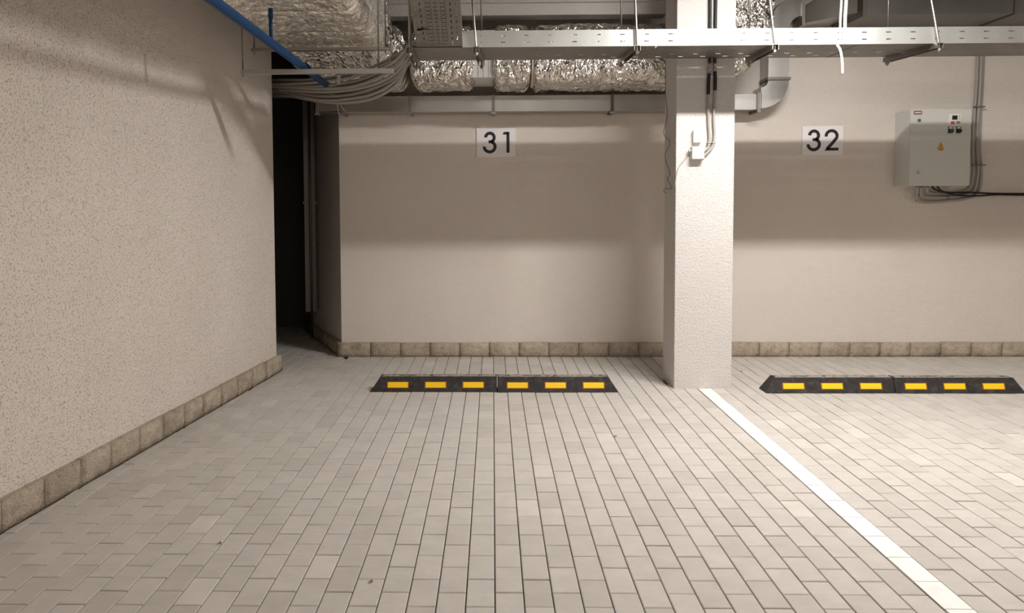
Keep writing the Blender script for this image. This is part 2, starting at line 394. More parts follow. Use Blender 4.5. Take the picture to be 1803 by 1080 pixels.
tag(rest.build('paver_field', M['paver'], floor), kind='stuff')
# painted bay line: one column of pavers (x 1.5045 .. 1.6045), broken by the open joints
b = MB(); ci = 15; off = 3.476+(.1 if ci % 2 == 0 else 0); y = off-.2*24
while y < 5.93:
    y1 = min(y+.2-.003, 5.93)
    x0, x1 = 1.5045+.004+random.uniform(-.0015, .001), 1.6045-.003+random.uniform(-.001, .0015)
    b.box(x0, x1, y+.002, y1, -.001, .0022); y += .2
b.build('parking_line', M['paint']); tag(bpy.data.objects['parking_line'], 'white painted line on the paving dividing the two bays', 'road marking')

# ------------------------------------------------------------------ split-stone skirting
def stone_mesh(wd, ht, seed):
    b = MB(); nx, nz = 6, 3; o = 0
    for j in range(nz+1):
        for i in range(nx+1):
            x, z = wd*i/nx, ht*j/nz
            e = (i in (0, nx)) or (j in (0, nz))
            y = -.026 if e else -.036-.018*noise.noise(Vector((x*14+seed*3.1, z*14, seed)))
            b.v.append((x, y, z))
    idx = lambda i, j: j*(nx+1)+i
    for j in range(nz):
        for i in range(nx): b.face([idx(i, j), idx(i+1, j), idx(i+1, j+1), idx(i, j+1)], 0, True)
    o = len(b.v); b.v += [(0, .01, 0), (wd, .01, 0), (wd, .01, ht), (0, .01, ht)]
    b.face([idx(i, 0) for i in range(nx, -1, -1)]+[o, o+1]); b.face([idx(i, nz) for i in range(nx+1)]+[o+2, o+3])
    b.face([idx(0, j) for j in range(nz+1)]+[o+3, o]); b.face([idx(nx, j) for j in range(nz, -1, -1)]+[o+1, o+2])
    return b.mesh('stone_block', M['stone'])
def skirting(name, label, a, d, lens, ht):
    """blocks laid from a along d; the block face looks to the right-hand side of d turned -90"""
    b = MB(); L = sum(lens); o = bpy.data.objects.new(name, None)
    ang = math.atan2(d.y, d.x)
    back = MB(); back.box(0, L, -.015, .012, -.02, ht-.006)
    root = link(name, back.mesh(name, M['bed'])); root.location = a; root.rotation_euler = (0, 0, ang)
    tag(root, label, 'skirting', kind='structure')
    x = 0
    for i, l in enumerate(lens):
        s_ = link('stone_block', stone_mesh(l-.0035, ht+random.uniform(-.002, .002), i+len(name)), root, (x+.0017, 0, -.004)); x += l
        s_.rotation_euler = (0, 0, 0)
    return root
skirting('baseboard_back', 'rough stone block skirting along the back wall', Vector((-1.39, YB, 0)), Vector((1, 0, 0)), [.293]*1+[.266]*27, .132)
nb = Vector((p0.x-p1.x, p0.y-p1.y, 0)).normalized()
skirting('baseboard_niche', 'stone block skirting in the shaded niche', p1.copy(), nb, [.265]*4+[.258], .132)
# left: runs towards the back wall; face must look to +x, so lay it from the far end forwards
yl = 6.56; a = lw(6.56, -.028)
lens = []; tot = 0
while tot < 11.5: l = random.uniform(.255, .285); lens.append(l); tot += l
lens[0] = .36
skirting('baseboard_left', 'rough stone block skirting along the left wall', lw(6.575-tot, -.030), LD, list(reversed(lens)), .138)

# ------------------------------------------------------------------ lamps (above the frame)
for i, (x, y, z, ln, wt) in enumerate(LAMPS):
    t = thing('batten_lamp', (x, y, z), ['ceiling batten lamp in front of the column', 'added unseen batten lamp filling light into the right bay', 'ceiling batten lamp over the aisle to the right', 'added unseen batten lamp behind the camera brightening the left wall', 'ceiling batten lamp at the far left of the garage', 'ceiling batten lamp at the far right of the garage'][i], 'lamp', 'ceiling batten lamps')
    b = MB(); b.box(x-ln/2, x+ln/2, y-.06, y+.06, z+.03, z+.085); b.box(x-.02, x+.02, y-.02, y+.02, z+.08, CEIL); b.build('housing', M['housing'], t, bevel=.006)
    b = MB(); b.tube([(x-ln/2+.02, y, z), (x+ln/2-.02, y, z)], .03, 12)
    gm = mat('lamp glow', (.9, .9, .9), .5); bsdf(gm).inputs['Emission Color'].default_value = (*LAMP_COL, 1)
    bsdf(gm).inputs['Emission Strength'].default_value = wt*.36; b.build('tube', gm, t)
    ld = bpy.data.lights.new('light', 'AREA'); ld.shape = 'RECTANGLE'; ld.size = ln-.05; ld.size_y = .09; ld.energy = wt; ld.color = LAMP_COL if i == 0 else LAMP_WARM
    lo = bpy.data.objects.new('light', ld); C.objects.link(lo); lo.parent = t; lo.location = (0, 0, -.033)

# ------------------------------------------------------------------ wheel stops
def wheel_stop(xa, xb, ya, slope_left, label):
    """low rubber block from xa to xb; ya front edge; tapered end on the left or the right"""
    t = thing('wheel_stop', ((xa+xb)/2, ya+.07, 0), label, 'wheel stop', 'rubber wheel stops')
    D, H, FS, E = .165, .107, .038, .07
    la, ra = (E, 0) if slope_left else (0, E)
    ring = lambda x, xt: None
    b = MB()
    b.hexa([(xa, ya, .001), (xb, ya, .001), (xb, ya+D, .001), (xa, ya+D, .001),
            (xa+la, ya+FS, H), (xb-ra, ya+FS, H), (xb-ra, ya+D-FS, H), (xa+la, ya+D-FS, H)])
    body = b.build('body', M['rubber'], t, bevel=.003)
    b = MB(); x0, x1 = xa+la+.008, xb-ra-.008
    b.box(x0, x1, ya+FS+.004, ya+D-FS-.004, H-.002, H+.0012); b.build('top_strip', M['dust'], t)
    n_s = Vector((0, -H, FS)).normalized()
    L = xb-xa
    for k in range(3):
        xc = (xa+.2+k*.275) if slope_left else (xa+.145+k*.275)
        def quad(hw, z0, z1, lift, shx=0):
            P = []
            for z in (z0, z1):
                y = ya+FS*z/H; P += [Vector((xc-hw, y, z))+n_s*lift, Vector((xc+hw, y, z))+n_s*lift]
            return P
        b = MB(); P = quad(.080, .026, .073, .0006); Q = quad(.080, .026, .073, -.004)
        b.hexa([Q[0], Q[1], Q[3], Q[2], P[0], P[1], P[3], P[2]]); fr = b.build('reflector_frame', M['orange_edge'], t)
        b = MB(); P = quad(.073, .031, .068, .0022); Q = quad(.073, .031, .068, -.002)
        b.hexa([Q[0], Q[1], Q[3], Q[2], P[0], P[1], P[3], P[2]])
        r = link('reflector', b.mesh('reflector', M['yellow']), fr, Vector((0, 0, 0)))
    for k, xf in enumerate((.09, .48, .86)):
        b = MB(); xx = xa+L*xf; b.tube([(xx, ya+D/2, H-.004), (xx, ya+D/2, H+.0018)], .014, 10); b.build('bolt_hole', M['hole'], t)
    b = MB(); b.box(xa+L*.22, xa+L*.36, ya+D/2-.008, ya+D/2+.008, H-.002, H+.0018); b.build('slot', M['hole'], t)
    return t
YS = 5.808
wheel_stop(-.893, .028, YS+.012, True, 'black rubber wheel stop under sign 31, left half with tapered left end')
wheel_stop(.033, .908, YS, False, 'black rubber wheel stop under sign 31, right half next to the column')
wheel_stop(1.955, 2.87, YS-.022, True, 'black rubber wheel stop in bay 32, left half beside the column')
wheel_stop(2.875, 3.79, YS-.026, False, 'black rubber wheel stop in bay 32, right half at the photo edge')

# ------------------------------------------------------------------ signs
def stroke(b, pts, wd, y0, y1):
    """thick 2d line in the x-z plane extruded y0..y1"""
    n = len(pts); L = []; R = []
    for i in range(n):
        p = Vector(pts[i]); d = (Vector(pts[min(i+1, n-1)])-Vector(pts[max(i-1, 0)])).normalized(); nn = Vector((-d.y, d.x))
        L.append(p+nn*wd/2); R.append(p-nn*wd/2)
    o = len(b.v)
    for yy in (y0, y1):
        for q in L+R: b.v.append((q.x, yy, q.y))
    m2 = 2*n
    for i in range(n-1):
        b.face([o+i, o+i+1, o+n+i+1, o+n+i]); b.face([o+m2+i+1, o+m2+i, o+m2+n+i, o+m2+n+i+1])
        b.face([o+i+1, o+i, o+m2+i, o+m2+i+1]); b.face([o+n+i, o+n+i+1, o+m2+n+i+1, o+m2+n+i])
    for i in (0, n-1): b.face([o+i, o+n+i, o+m2+n+i, o+m2+i])
def arc(cx, cz, rx, rz, a0, a1, n=20): return [(cx+rx*math.cos(math.radians(a0+(a1-a0)*i/n)), cz+rz*math.sin(math.radians(a0+(a1-a0)*i/n))) for i in range(n+1)]
def digit(b, ch, x, z, W, H, s, y0, y1):
    """digit in the box x..x+W, z..z+H with stroke s"""
    if ch == '3':
        rt = (W*.445-s/2); ct = z+H-s/2-rt*.93
        stroke(b, arc(x+W*.52, ct, rt*.92, rt*.93, 178, -72), s, y0, y1)
        rb = W/2-s/2; cb = z+s/2+rb*.94
        stroke(b, arc(x+W*.5, cb, rb, rb*.94, -182, 72), s, y0, y1)
        zm = (ct-rt*.93+cb+rb*.94)/2
        stroke(b, [(x+W*.42, zm), (x+W*.66, zm)], s*.95, y0, y1)
    elif ch == '1':
        stroke(b, [(x+W-s/2, z), (x+W-s/2, z+H)], s, y0, y1)
        o = len(b.v); zz = z+H
        for yy in (y0, y1): b.v += [(x, yy, zz-s*.83), (x+W-s*.5, yy, zz-s*.83), (x+W-s*.5, yy, zz), (x+s*.4, yy, zz)]
        b.face([o, o+1, o+2, o+3]); b.face([o+7, o+6, o+5, o+4])
        for i in range(4): b.face([o+i, o+4+i, o+4+(i+1) % 4, o+(i+1) % 4])
    elif ch == '2':
        r = W/2-s/2; ct = z+H-s/2-r*.95
        pts = arc(x+W*.5, ct, r, r*.95, 188, -28)
        e = Vector(pts[-1]); pts += [(e.x+(x+s*.75-e.x)*k/6+r*.06*math.sin(math.pi*k/6), e.y+(z+s*.55-e.y)*k/6) for k in range(1, 7)]
        stroke(b, pts, s, y0, y1)
        o = len(b.v)
        for yy in (y0, y1): b.v += [(x-s*.05, yy, z), (x+W, yy, z), (x+W, yy, z+s*.92), (x+s*.75, yy, z+s*.92)]
        b.face([o, o+1, o+2, o+3]); b.face([o+7, o+6, o+5, o+4])
        for i in range(4): b.face([o+i, o+4+i, o+4+(i+1) % 4, o+(i+1) % 4])
def sign(txt, x0, x1, z0, z1, dg, tilt, label):
    W, H = x1-x0, z1-z0
    t = thing('bay_sign', ((x0+x1)/2, YB-.008, (z0+z1)/2), label, 'sign', 'bay number signs'); t.rotation_euler = (0, tilt, 0)
    b = MB(); b.box(-W/2, W/2, -.003, .006, -H/2, H/2); o = link('plate', b.mesh('plate', M['sign'], .0008, 1), t, Vector((0, 0, 0)))
    for ch, (u0, u1, v0, v1), s in dg:
        b = MB(); digit(b, ch, -W/2+u0*W, -H/2+v0*H, (u1-u0)*W, (v1-v0)*H, s*W, -.0045, -.0028)
        link('digit', b.mesh('digit', M['ink']), t, Vector((0, 0, 0)))
sign('31', -.139, .207, 1.782, 2.034, [('3', (.158, .513, .121, .879), .078), ('1', (.668, .842, .14, .866), .078)], 0, 'white bay number board reading 31 on the back wall')
sign('32', 2.718, 3.072, 1.785, 2.036, [('3', (.099, .453, .122, .882), .077), ('2', (.542, .885, .137, .882), .077)], -.010, 'white bay number board reading 32 right of the column')

# ------------------------------------------------------------------ galvanised low duct
t = thing('ventilation_duct', (0, 7.1, 2.155), 'galvanised rectangular duct low on the back wall turning upward right of the column', 'duct')
z0, z1, ya, yb2 = 2.157, 2.293, 7.0, 7.2
def hollow(b, x0, x1):
    b.box(x0, x1, ya, yb2, z0, z1)
secs = [(-1.50, -1.285), (-1.275, -.712), (-.702, .006), (.016, 1.02), (1.03, 2.262)]
for i, (x0, x1) in enumerate(secs):
    b = MB()
    if i == 0:   # open end box: thin walls
        b.box(x0, x1, ya, ya+.003, z0+.01, z1); b.box(x0, x1, ya, yb2, z0, z0+.003); b.box(x0, x1, ya, yb2, z1-.003, z1); b.box(x0, x1, yb2-.003, yb2, z0, z1)
        b.build('section', M['tray_shade'], t)
    else:
        b.box(x0, x1, ya, yb2, z0, z1); b.build('section', M['galv'], t, bevel=.002)
        k = x0+.17
        while k < x1-.1:     # stiffening creases
            s_ = MB(); s_.box(k-.0025, k+.0025, ya-.0022, ya+.004, z0+.004, z1-.004); s_.build('crease', M['galv'], t); k += .155
for x in (-1.50, -1.285, -.707, .011, 1.025):
    b = MB(); b.box(x-.013, x-.001, ya-.018, yb2, z0-.018, z0+.002); b.box(x+.001, x+.013, ya-.018, yb2, z0-.018, z0+.002)
    b.box(x-.013, x-.001, ya-.018, ya+.002, z0, z1+.002); b.box(x+.001, x+.013, ya-.018, ya+.002, z0, z1+.002)
    b.box(x-.022, x+.022, ya-.022, ya-.006, z0-.022, z0-.004)
    b.build('flange', M['rod'] if x != 1.025 else M['rod_dark'], t)
# elbow to the riser
def elbow_poly(cx, cz, r0, r1, a0, a1, y0, y1, b, n=14):
    o = len(b.v)
    for i in range(n+1):
        a = math.radians(a0+(a1-a0)*i/n)
        for r in (r0, r1):
            for yy in (y0, y1): b.v.append((cx+r*math.cos(a), yy, cz+r*math.sin(a)))
    for i in range(n):
        q = o+i*4; e = q+4
        b.face([q, q+2, e+2, e]); b.face([q+1, e+1, e+3, q+3]); b.face([q, e, e+1, q+1], 0, True); b.face([q+2, q+3, e+3, e+2], 0, True)
    b.face([o, o+1, o+3, o+2]); q = o+n*4; b.face([q, q+2, q+3, q+1])
b = MB(); elbow_poly(2.285, 2.405, .06, .235, -90, 0, ya, yb2, b); b.box(2.262, 2.29, ya, yb2, 2.170, 2.296)
b.build('elbow', M['galv'], t)
b = MB(); b.box(2.248, 2.272, ya-.02, yb2, 2.135, 2.30); b.box(2.255, 2.276, ya-.026, ya, 2.130, 2.16); b.build('flange', M['rod_dark'], t)
b = MB(); b.box(2.335, 2.53, ya-.015, yb2, 2.407, 2.43); b.build('flange', M['rod_dark'], t)
b = MB(); b.box(2.345, 2.518, ya, yb2, 2.43, 2.84); b.build('section', M['galv'], t, bevel=.002)
b = MB(); elbow_poly(2.62, 2.84, .102, .275, 180, 90, ya, yb2, b); b.f = [tuple(reversed(f)) for f in b.f]; b.build('elbow', M['galv'], t)
b = MB(); b.box(2.615, 2.64, ya-.02, yb2, 2.86, 3.05); b.build('flange', M['rod'], t)
YD = 6.62
b = MB(); b.hexa([(2.64, ya, 2.88), (2.95, YD+.08, 2.895), (2.95, yb2, 2.895), (2.64, yb2, 2.88), (2.64, ya, 3.03), (2.95, YD+.08, 3.20), (2.95, yb2, 3.20), (2.64, yb2, 3.03)]); b.build('transition', M['galv'], t)
b = MB(); b.box(2.95, 2.985, YD-.02, yb2, 2.845, 3.27); b.build('flange', M['rod_dark'], t)
for k in range(5):
    b = MB(); b.box(2.987+k*1.18, 2.987+(k+1)*1.18-.02, YD, yb2, 2.862, 3.265); b.build('section', M['duct_dark'], t, bevel=.003)
    b = MB(); b.box(2.987+(k+1)*1.18-.02, 2.987+(k+1)*1.18, YD-.012, yb2, 2.85, 3.27); b.build('flange', M['rod_dark'], t)

# ------------------------------------------------------------------ foil wrapped ducts
def crump(p, s=0.0):
    q = p+Vector((s, s*1.7, -s))
    a = abs(noise.noise(q*5.5)); c = abs(noise.noise(q*13+Vector((7, 1, 3)))); e = abs(noise.noise(q*29))
    return .5*(noise.noise(q*2.3))*.03-(a*.034+c*.026+e*.014)+.020
def foil_tube(name, stations, parent, nper=96, rc=.11, pill=None, matl=None, amp=1.0):
    """stations: (centre, side axis, up axis, half side, half up); rounded rectangle section"""
    b = MB(); ns = len(stations)
    def sec(hu, hv):
        r = min(rc, hu*.95, hv*.95); per = []
        pts = []
        for (cx, cv, a0) in ((hu-r, hv-r, 0), (-hu+r, hv-r, 90), (-hu+r, -hv+r, 180), (hu-r, -hv+r, 270)):
            for k in range(13): a = math.radians(a0+90*k/12); pts.append((cx+r*math.cos(a), cv+r*math.sin(a)))
        L = [0]
        for i in range(len(pts)): L.append(L[-1]+math.dist(pts[i], pts[(i+1) % len(pts)]))
        out = []; j = 0
        for k in range(nper):
            d = L[-1]*k/nper
            while L[j+1] < d: j += 1
            f = (d-L[j])/max(L[j+1]-L[j], 1e-9); A, B = pts[j], pts[(j+1) % len(pts)]
            out.append((A[0]+(B[0]-A[0])*f, A[1]+(B[1]-A[1])*f))
        return out
    for i, (c, sa, ua, hu, hv) in enumerate(stations):
        g = pill(i/(ns-1)) if pill else 0
        for (u, v) in sec(hu+g, hv+g):
            p = Vector(c)+Vector(sa)*u+Vector(ua)*v; d = (p-Vector(c)).normalized()
            b.v.append(tuple(p+d*crump(p)*amp))
    for i in range(ns-1):
        for k in range(nper): b.face([i*nper+k, i*nper+(k+1) % nper, (i+1)*nper+(k+1) % nper, (i+1)*nper+k], 0, True)
    b.face(list(reversed(range(nper)))); b.face([(ns-1)*nper+k for k in range(nper)])
    me = b.mesh(name, matl or M['foil']); bm = bmesh.new(); bm.from_mesh(me); bmesh.ops.recalc_face_normals(bm, faces=bm.faces); bm.to_mesh(me); bm.free()
    return link(name, me, parent)
X, Yv, Z = Vector((1, 0, 0)), Vector((0, 1, 0)), Vector((0, 0, 1))
FY, FZ, HY, HZ = 6.79, 2.56, .315, .236
t = thing('foil_duct', (.3, FY, 2.29), 'foil-wrapped insulated duct running across the back behind the cable tray', 'duct')
def straight(x0, x1, n): return [((x0+(x1-x0)*i/n, FY, FZ), Yv, Z, HY, HZ) for i in range(n+1)]
pl = lambda f: -.075*(1-min(1, min(f, 1-f)*9))**2
pl2 = lambda f: -.06*(1-min(1, min(f, 1-f)*5))**2
foil_tube('insulation', straight(-1.45, -.70, 40), t, pill=pl)
foil_tube('insulation', straight(-.66, -.135, 36), t, pill=pl)
b = MB(); b.box(-.16, .03, FY-HY+.055, FY+HY-.05, FZ-HZ+.05, FZ+HZ-.05)
for k in range(3): b.box(-.11+k*.042, -.106+k*.042, FY-HY+.05, FY-HY+.06, FZ-HZ+.05, FZ+HZ-.05)
b.build('bare_section', M['box_grey'], t)
foil_tube('insulation', straight(.0, .318, 24), t, pill=pl2)
foil_tube('insulation', straight(.325, .79, 30), t, pill=lambda f: -.05*(1-min(1, f*9))**2)
st = straight(.79, 1.72, 44)
R = .27
for k in range(1, 15):     # elbow turning upward right of the column
    a = math.radians(90*k/14); c = Vector((1.72, FY, FZ+R))+Vector((math.sin(a)*R, 0, -math.cos(a)*R)); upd = Vector((-math.sin(a), 0, math.cos(a)))
    st.append((tuple(c), Yv, upd, HY, HZ))
for k in range(1, 16): st.append(((1.99, FY, FZ+R+.028*k), Yv, Vector((-1, 0, 0)), HY, HZ))
foil_tube('insulation', st, t)
for x in (.322, .79):
    b = MB()
    for k in range(1): b.tube([(x, FY-HY*math.cos(a)*1.01-.004, FZ+(HZ+.012)*math.sin(a)) for a in [math.radians(q) for q in range(-75, 80, 8)]], .009, 6)
    b.build('tape_band', M['tape'], t)
# large duct coming towards the camera on the left
t = thing('foil_duct', (-1.2, 4, 2.43), 'large foil-wrapped duct at upper left beside the blue pipe', 'duct')
BX, BZ, BHX, BHZ = -1.175, 2.748, .40, .272
def along(y0, y1, n): return [((BX-.06*(i/n)*(y1-y0)*0, y0+(y1-y0)*i/n, BZ), X, Z, BHX, BHZ) for i in range(n+1)]
for (y0, y1, n) in ((1.6, 3.2, 40), (3.2, 4.18, 50), (4.18, 4.72, 36), (4.72, 5.28, 36), (5.28, 5.92, 40)):
    foil_tube('insulation', along(y0, y1, n), t, nper=150, rc=.09, pill=lambda f: -.018*(1-min(1, min(f, 1-f)*10))**2, amp=.8, matl=M['foil_flat'])
for y in (4.18, 4.72, 5.28):
    foil_tube('tape_band', [((BX, y+.012*(k-2), BZ), X, Z, BHX-.006, BHZ-.006) for k in range(5)], t, nper=110, rc=.09, matl=M['tape'], amp=.35)
b = MB(); foil_tube('insulation', [((BX+.02, 5.9+.035*k, BZ-.10*min(1, k/8)), X, Z, BHX-.02, BHZ-.03) for k in range(14)], t, pill=lambda f: -.03*(1-min(1, f*6))**2)
# its support frame
t = thing('duct_hanger', (-1.17, 5.6, 2.40), 'steel strut and rods carrying the large foil duct', 'hanger')
b = MB(); b.box(-1.65, -.715, 5.58, 5.62, 2.418, 2.438); b.build('strut', M['rod'], t)
for x in (-.728, -1.632):
    b = MB(); b.tube([(x, 5.6, 2.395), (x, 5.6, CEIL)], .006, 6); b.build('rod', M['rod_dark'], t)

# ------------------------------------------------------------------ main cable tray
TZ, TY0, TY1, TX0, TX1 = 2.402, 5.437, 5.915, -.56, 6.2
t = thing('cable_tray', (2.6, 5.68, TZ), 'long galvanised perforated cable tray crossing in front of the column', 'cable tray')
hol = []
x = TX0+.3
while x < TX1-.1: hol.append((round(x, 4), round(x+.032, 4), .028, .035)); hol.append((round(x, 4), round(x+.032, 4), .073, .080)); x += .158
b = MB(); b.sheet((0, TY0, TZ), X, Z, (-.195, TX1), (0, .106), hol, .0016); b.box(-.195, TX1, TY0, TY0+.012, TZ+.104, TZ+.108); b.build('side_rail', M['tray'], t)
b = MB(); b.sheet((0, TY1, TZ), X, Z, (TX0, TX1), (0, .106), hol, .0016); b.build('side_rail', M['tray'], t)
hol = []; x = TX0+.06; k = 0
while x < TX1-.1:
    for j, v in enumerate((.09, .19, .29, .39)):
        if (j+k) % 2 == 0: hol.append((round(x, 4), round(x+.034, 4), v, v+.008))
    x += .079; k += 1
b = MB(); b.sheet((0, TY0, TZ), X, Yv, (TX0, TX1), (0, TY1-TY0), hol, .0016); b.build('tray_bottom', M['tray_shade'], t)
b = MB(); b.box(2.39, 2.41, TY0-.002, TY1, TZ-.002, TZ-.0006); b.build('joint', M['rod_dark'], t)
# cables lying in the tray
for k in range(3):
    yy = TY0+.06+k*.12
    b = MB(); b.tube(spline([(-.5+i*.8, yy+.02*math.sin(i*1.3+k), TZ+.018+.004*k) for i in range(9)], 5), .014, 6)
    tag(b.build('tray_cable', M['conduit_dk']), ['grey cable lying at the front of the long cable tray', 'grey cable lying midway across the long cable tray', 'grey cable lying at the back of the long cable tray'][k], 'cable', 'cables in the tray')
# strut supports
for i, (xf, xb_, bx) in enumerate(((-.105, -.075, 0), (.955, .930, 0), (1.855, 1.845, 0), (2.918, 2.828, 0), (4.0, 4.0, 0), (-.545, -.545, 0))):
    lab = ['strut and rods under the tray beside the inclined perforated tray', 'strut and rods under the tray just left of the column', 'strut and rods under the tray just right of the column', 'strut and rods under the tray above sign 32 and the cabinet', 'strut and rods at the right end of the tray beyond the frame', 'strut and rods at the left end of the tray by the cables'][i]
    t = thing('tray_hanger', (xf, TY0, TZ-.05), lab, 'hanger', 'cable tray hangers')
    y0, y1 = TY0-.035, TY1+.03
    sh = xb_-xf
    b = MB()
    b.hexa([(xf-.021, y0, TZ-.036), (xf-.017, y0, TZ-.036), (xb_-.017, y1, TZ-.036), (xb_-.021, y1, TZ-.036), (xf-.021, y0, TZ-.001), (xf-.017, y0, TZ-.001), (xb_-.017, y1, TZ-.001), (xb_-.021, y1, TZ-.001)])
    b.hexa([(xf+.017, y0, TZ-.036), (xf+.021, y0, TZ-.036), (xb_+.021, y1, TZ-.036), (xb_+.017, y1, TZ-.036), (xf+.017, y0, TZ-.001), (xf+.021, y0, TZ-.001), (xb_+.021, y1, TZ-.001), (xb_+.017, y1, TZ-.001)])
    b.hexa([(xf-.017, y0, TZ-.005), (xf+.017, y0, TZ-.005), (xb_+.017, y1, TZ-.005), (xb_-.017, y1, TZ-.005), (xf-.017, y0, TZ-.001), (xf+.017, y0, TZ-.001), (xb_+.017, y1, TZ-.001), (xb_-.017, y1, TZ-.001)])
    b.build('strut', M['tray_shade'], t)
    top = CEIL; lean = [-.03, -.02, -.055, -.085, 0, 0][i]
    b = MB(); b.tube([(xf, TY0-.018, TZ-.062), (xf, TY0-.018, TZ), (xf+lean*2.2, TY0-.018, top)], .0075, 8); b.build('rod', M['rod'], t)
    b = MB(); b.tube([(xb_, TY1+.012, TZ-.06), (xb_, TY1+.012, top)], .0065, 8); b.build('rod', M['rod_dark'], t)
    for (xx, yy) in ((xf, TY0-.018), (xb_, TY1+.012)):
        b = MB(); b.tube([(xx, yy, TZ-.052), (xx, yy, TZ-.037)], .014, 6, sm=False); b.build('nut', M['rod'], t)
# inclined perforated tray joining from the front
t = thing('inclined_tray', (-.35, 5.2, 2.41), 'inclined perforated steel tray rising toward the ceiling at left of the long tray', 'cable tray')
A0 = Vector((-.499, 5.434, 2.408)); slope = (Vector((-.491, 4.30, 2.86))-A0); Ls = slope.length; U = slope.normalized(); Wd = .303
V_ = Vector((1, 0, 0)); hol = []
u = .03; k = 0
while u < Ls-.05:
    r = lambda v: round(v, 4)
    hol.append((r(u), r(u+.006), .085, .122)); hol.append((r(u), r(u+.006), .134, .164)); hol.append((r(u), r(u+.006), .176, .213))
    for v in (.082, .117, .146, .176, .205): hol.append((r(u+.018), r(u+.025), v, round(v+.007, 4)))
    u += .0405; k += 1
u = .02
while u < Ls-.05:
    for v in (.022, .052, .238, .272): hol.append((round(u, 4), round(u+.03, 4), v, v+.006))
    u += .062
# the sheet helper needs holes on one grid: merge per column strips
strips = [(0, .075, [h for h in hol if h[3] <= .075]), (.075, .225, [h for h in hol if h[2] >= .075 and h[3] <= .225]), (.225, Wd, [h for h in hol if h[2] >= .225])]
for (v0, v1, hh) in strips:
    b = MB(); b.sheet(A0, U, V_, (0, Ls), (v0, v1), hh, .0016); b.build('tray_bottom', M['tray_shade'], t)
nrm = U.cross(V_).normalized(); nrm = nrm if nrm.z > 0 else -nrm
for v in (0, Wd):
    b = MB(); a_ = A0+V_*v; b.bar(a_+nrm*.035, a_+U*Ls+nrm*.035, .0025, .07, up=tuple(nrm)); b.build('side_rail', M['tray_shade'], t)
b = MB(); b.tube([A0+V_*.02+U*.2-nrm*.004, A0+V_*.10+U*.22-nrm*.01], [.006, .002], 6); b.build('tie', M['black'], t)
for k in range(5):  # black cables added behind the slots so they look dark from below
    vv = .055+k*.05
    b = MB(); b.tube([A0+V_*(vv+.008*math.sin(q*1.1+k))+U*(.06+q*.19)+nrm*(.022) for q in range(7)], .021, 7)
    tag(b.build('slot_backing_cable', M['black']), 'added black cable darkening the inclined tray slots, %s from the left' % ['first', 'second', 'third', 'fourth', 'fifth'][k], 'cable', 'added cables darkening the tray slots')
b = MB(); b.tube([A0+V_*(-.03)+U*.1, A0+V_*(-.035)+Vector((0, -.15, .8))], .006, 6)
tag(b.build('hanger_rod', M['rod_dark']), 'thin steel rod hanging left of the inclined perforated tray', 'rod')

# ------------------------------------------------------------------ cable bundle at left
UP = [(-.30, 5.50, 2.425), (-.527, 5.52, 2.438), (-.652, 5.65, 2.402), (-.798, 5.85, 2.372), (-1.045, 6.1, 2.341), (-1.399, 6.35, 2.345), (-1.767, 6.68, 2.386), (-2.2, 6.85, 2.41)]
LO = [(-.30, 5.86, 2.43), (-.55, 5.87, 2.40), (-.70, 6.0, 2.27), (-.875, 6.12, 2.19), (-1.085, 6.22, 2.16), (-1.34, 6.46, 2.195), (-1.80, 6.93, 2.318), (-2.2, 7.2, 2.33)]
NC = 14; desc = ['topmost', 'second', 'third', 'fourth', 'fifth', 'sixth', 'seventh', 'eighth', 'ninth', 'tenth', 'eleventh', 'twelfth', 'thirteenth', 'lowest']
for i in range(NC):
    f = i/(NC-1); g = f; ctrl = []
    for j, (a_, c_) in enumerate(zip(UP, LO)):
        p = Vector(a_).lerp(Vector(c_), g)
        if i % 2: p += Vector((0, -.034, -.022)) if 1 < j else Vector((0, 0, .03))
        p += Vector((0, random.uniform(-.007, .007), random.uniform(-.006, .006)))
        ctrl.append(p)
    b = MB(); b.tube(spline(ctrl, 7), random.choice((.0105, .012, .0135)), 8)
    o = b.build('hanging_cable', M['conduit'] if i % 3 else M['conduit_dk'])
    tag(o, 'grey cable sagging from the tray into the niche, %s in the bundle from above' % desc[i] if i not in (0, 13) else 'grey cable sagging from the tray into the niche, %s of the bundle' % desc[i], 'cable', 'sagging grey cables')
for k, (j, f0, f1) in enumerate(((2.4, 0, .5), (2.7, .3, .9), (3.4, .05, .5), (4.2, .15, .6), (4.6, .6, 1.0), (3.3, .7, 1.0))):
    b = MB(); i0 = int(j); fr = j-i0
    pa = Vector(UP[i0]).lerp(Vector(UP[i0+1]), fr); pb = Vector(LO[i0]).lerp(Vector(LO[i0+1]), fr)
    s0 = pa.lerp(pb, f0)+Vector((0, -.045, 0)); s1 = pa.lerp(pb, f1)+Vector((0.03, -.045, 0))
    b.tube([s0, s0.lerp(s1, .5)+Vector((0, -.012, 0)), s1], .0022, 5)
    if k == 4: b.tube([s1, s1+Vector((.02, 0, -.12))], .0022, 5); b.tube([s1, s1+Vector((.065, 0, -.09))], .0022, 5)
    tag(b.build('cable_tie', M['tie']), ['pale cable tie nearest the tray end on the upper cables', 'pale cable tie near the tray end on the lower cables', 'pale cable tie on the upper cables left of the tray end', 'pale cable tie on the upper cables below the blue pipe', 'pale cable tie with two loose tails under the lowest cables', 'pale cable tie around the lower cables under the foil'][k], 'cable tie', 'cable ties on the bundle')

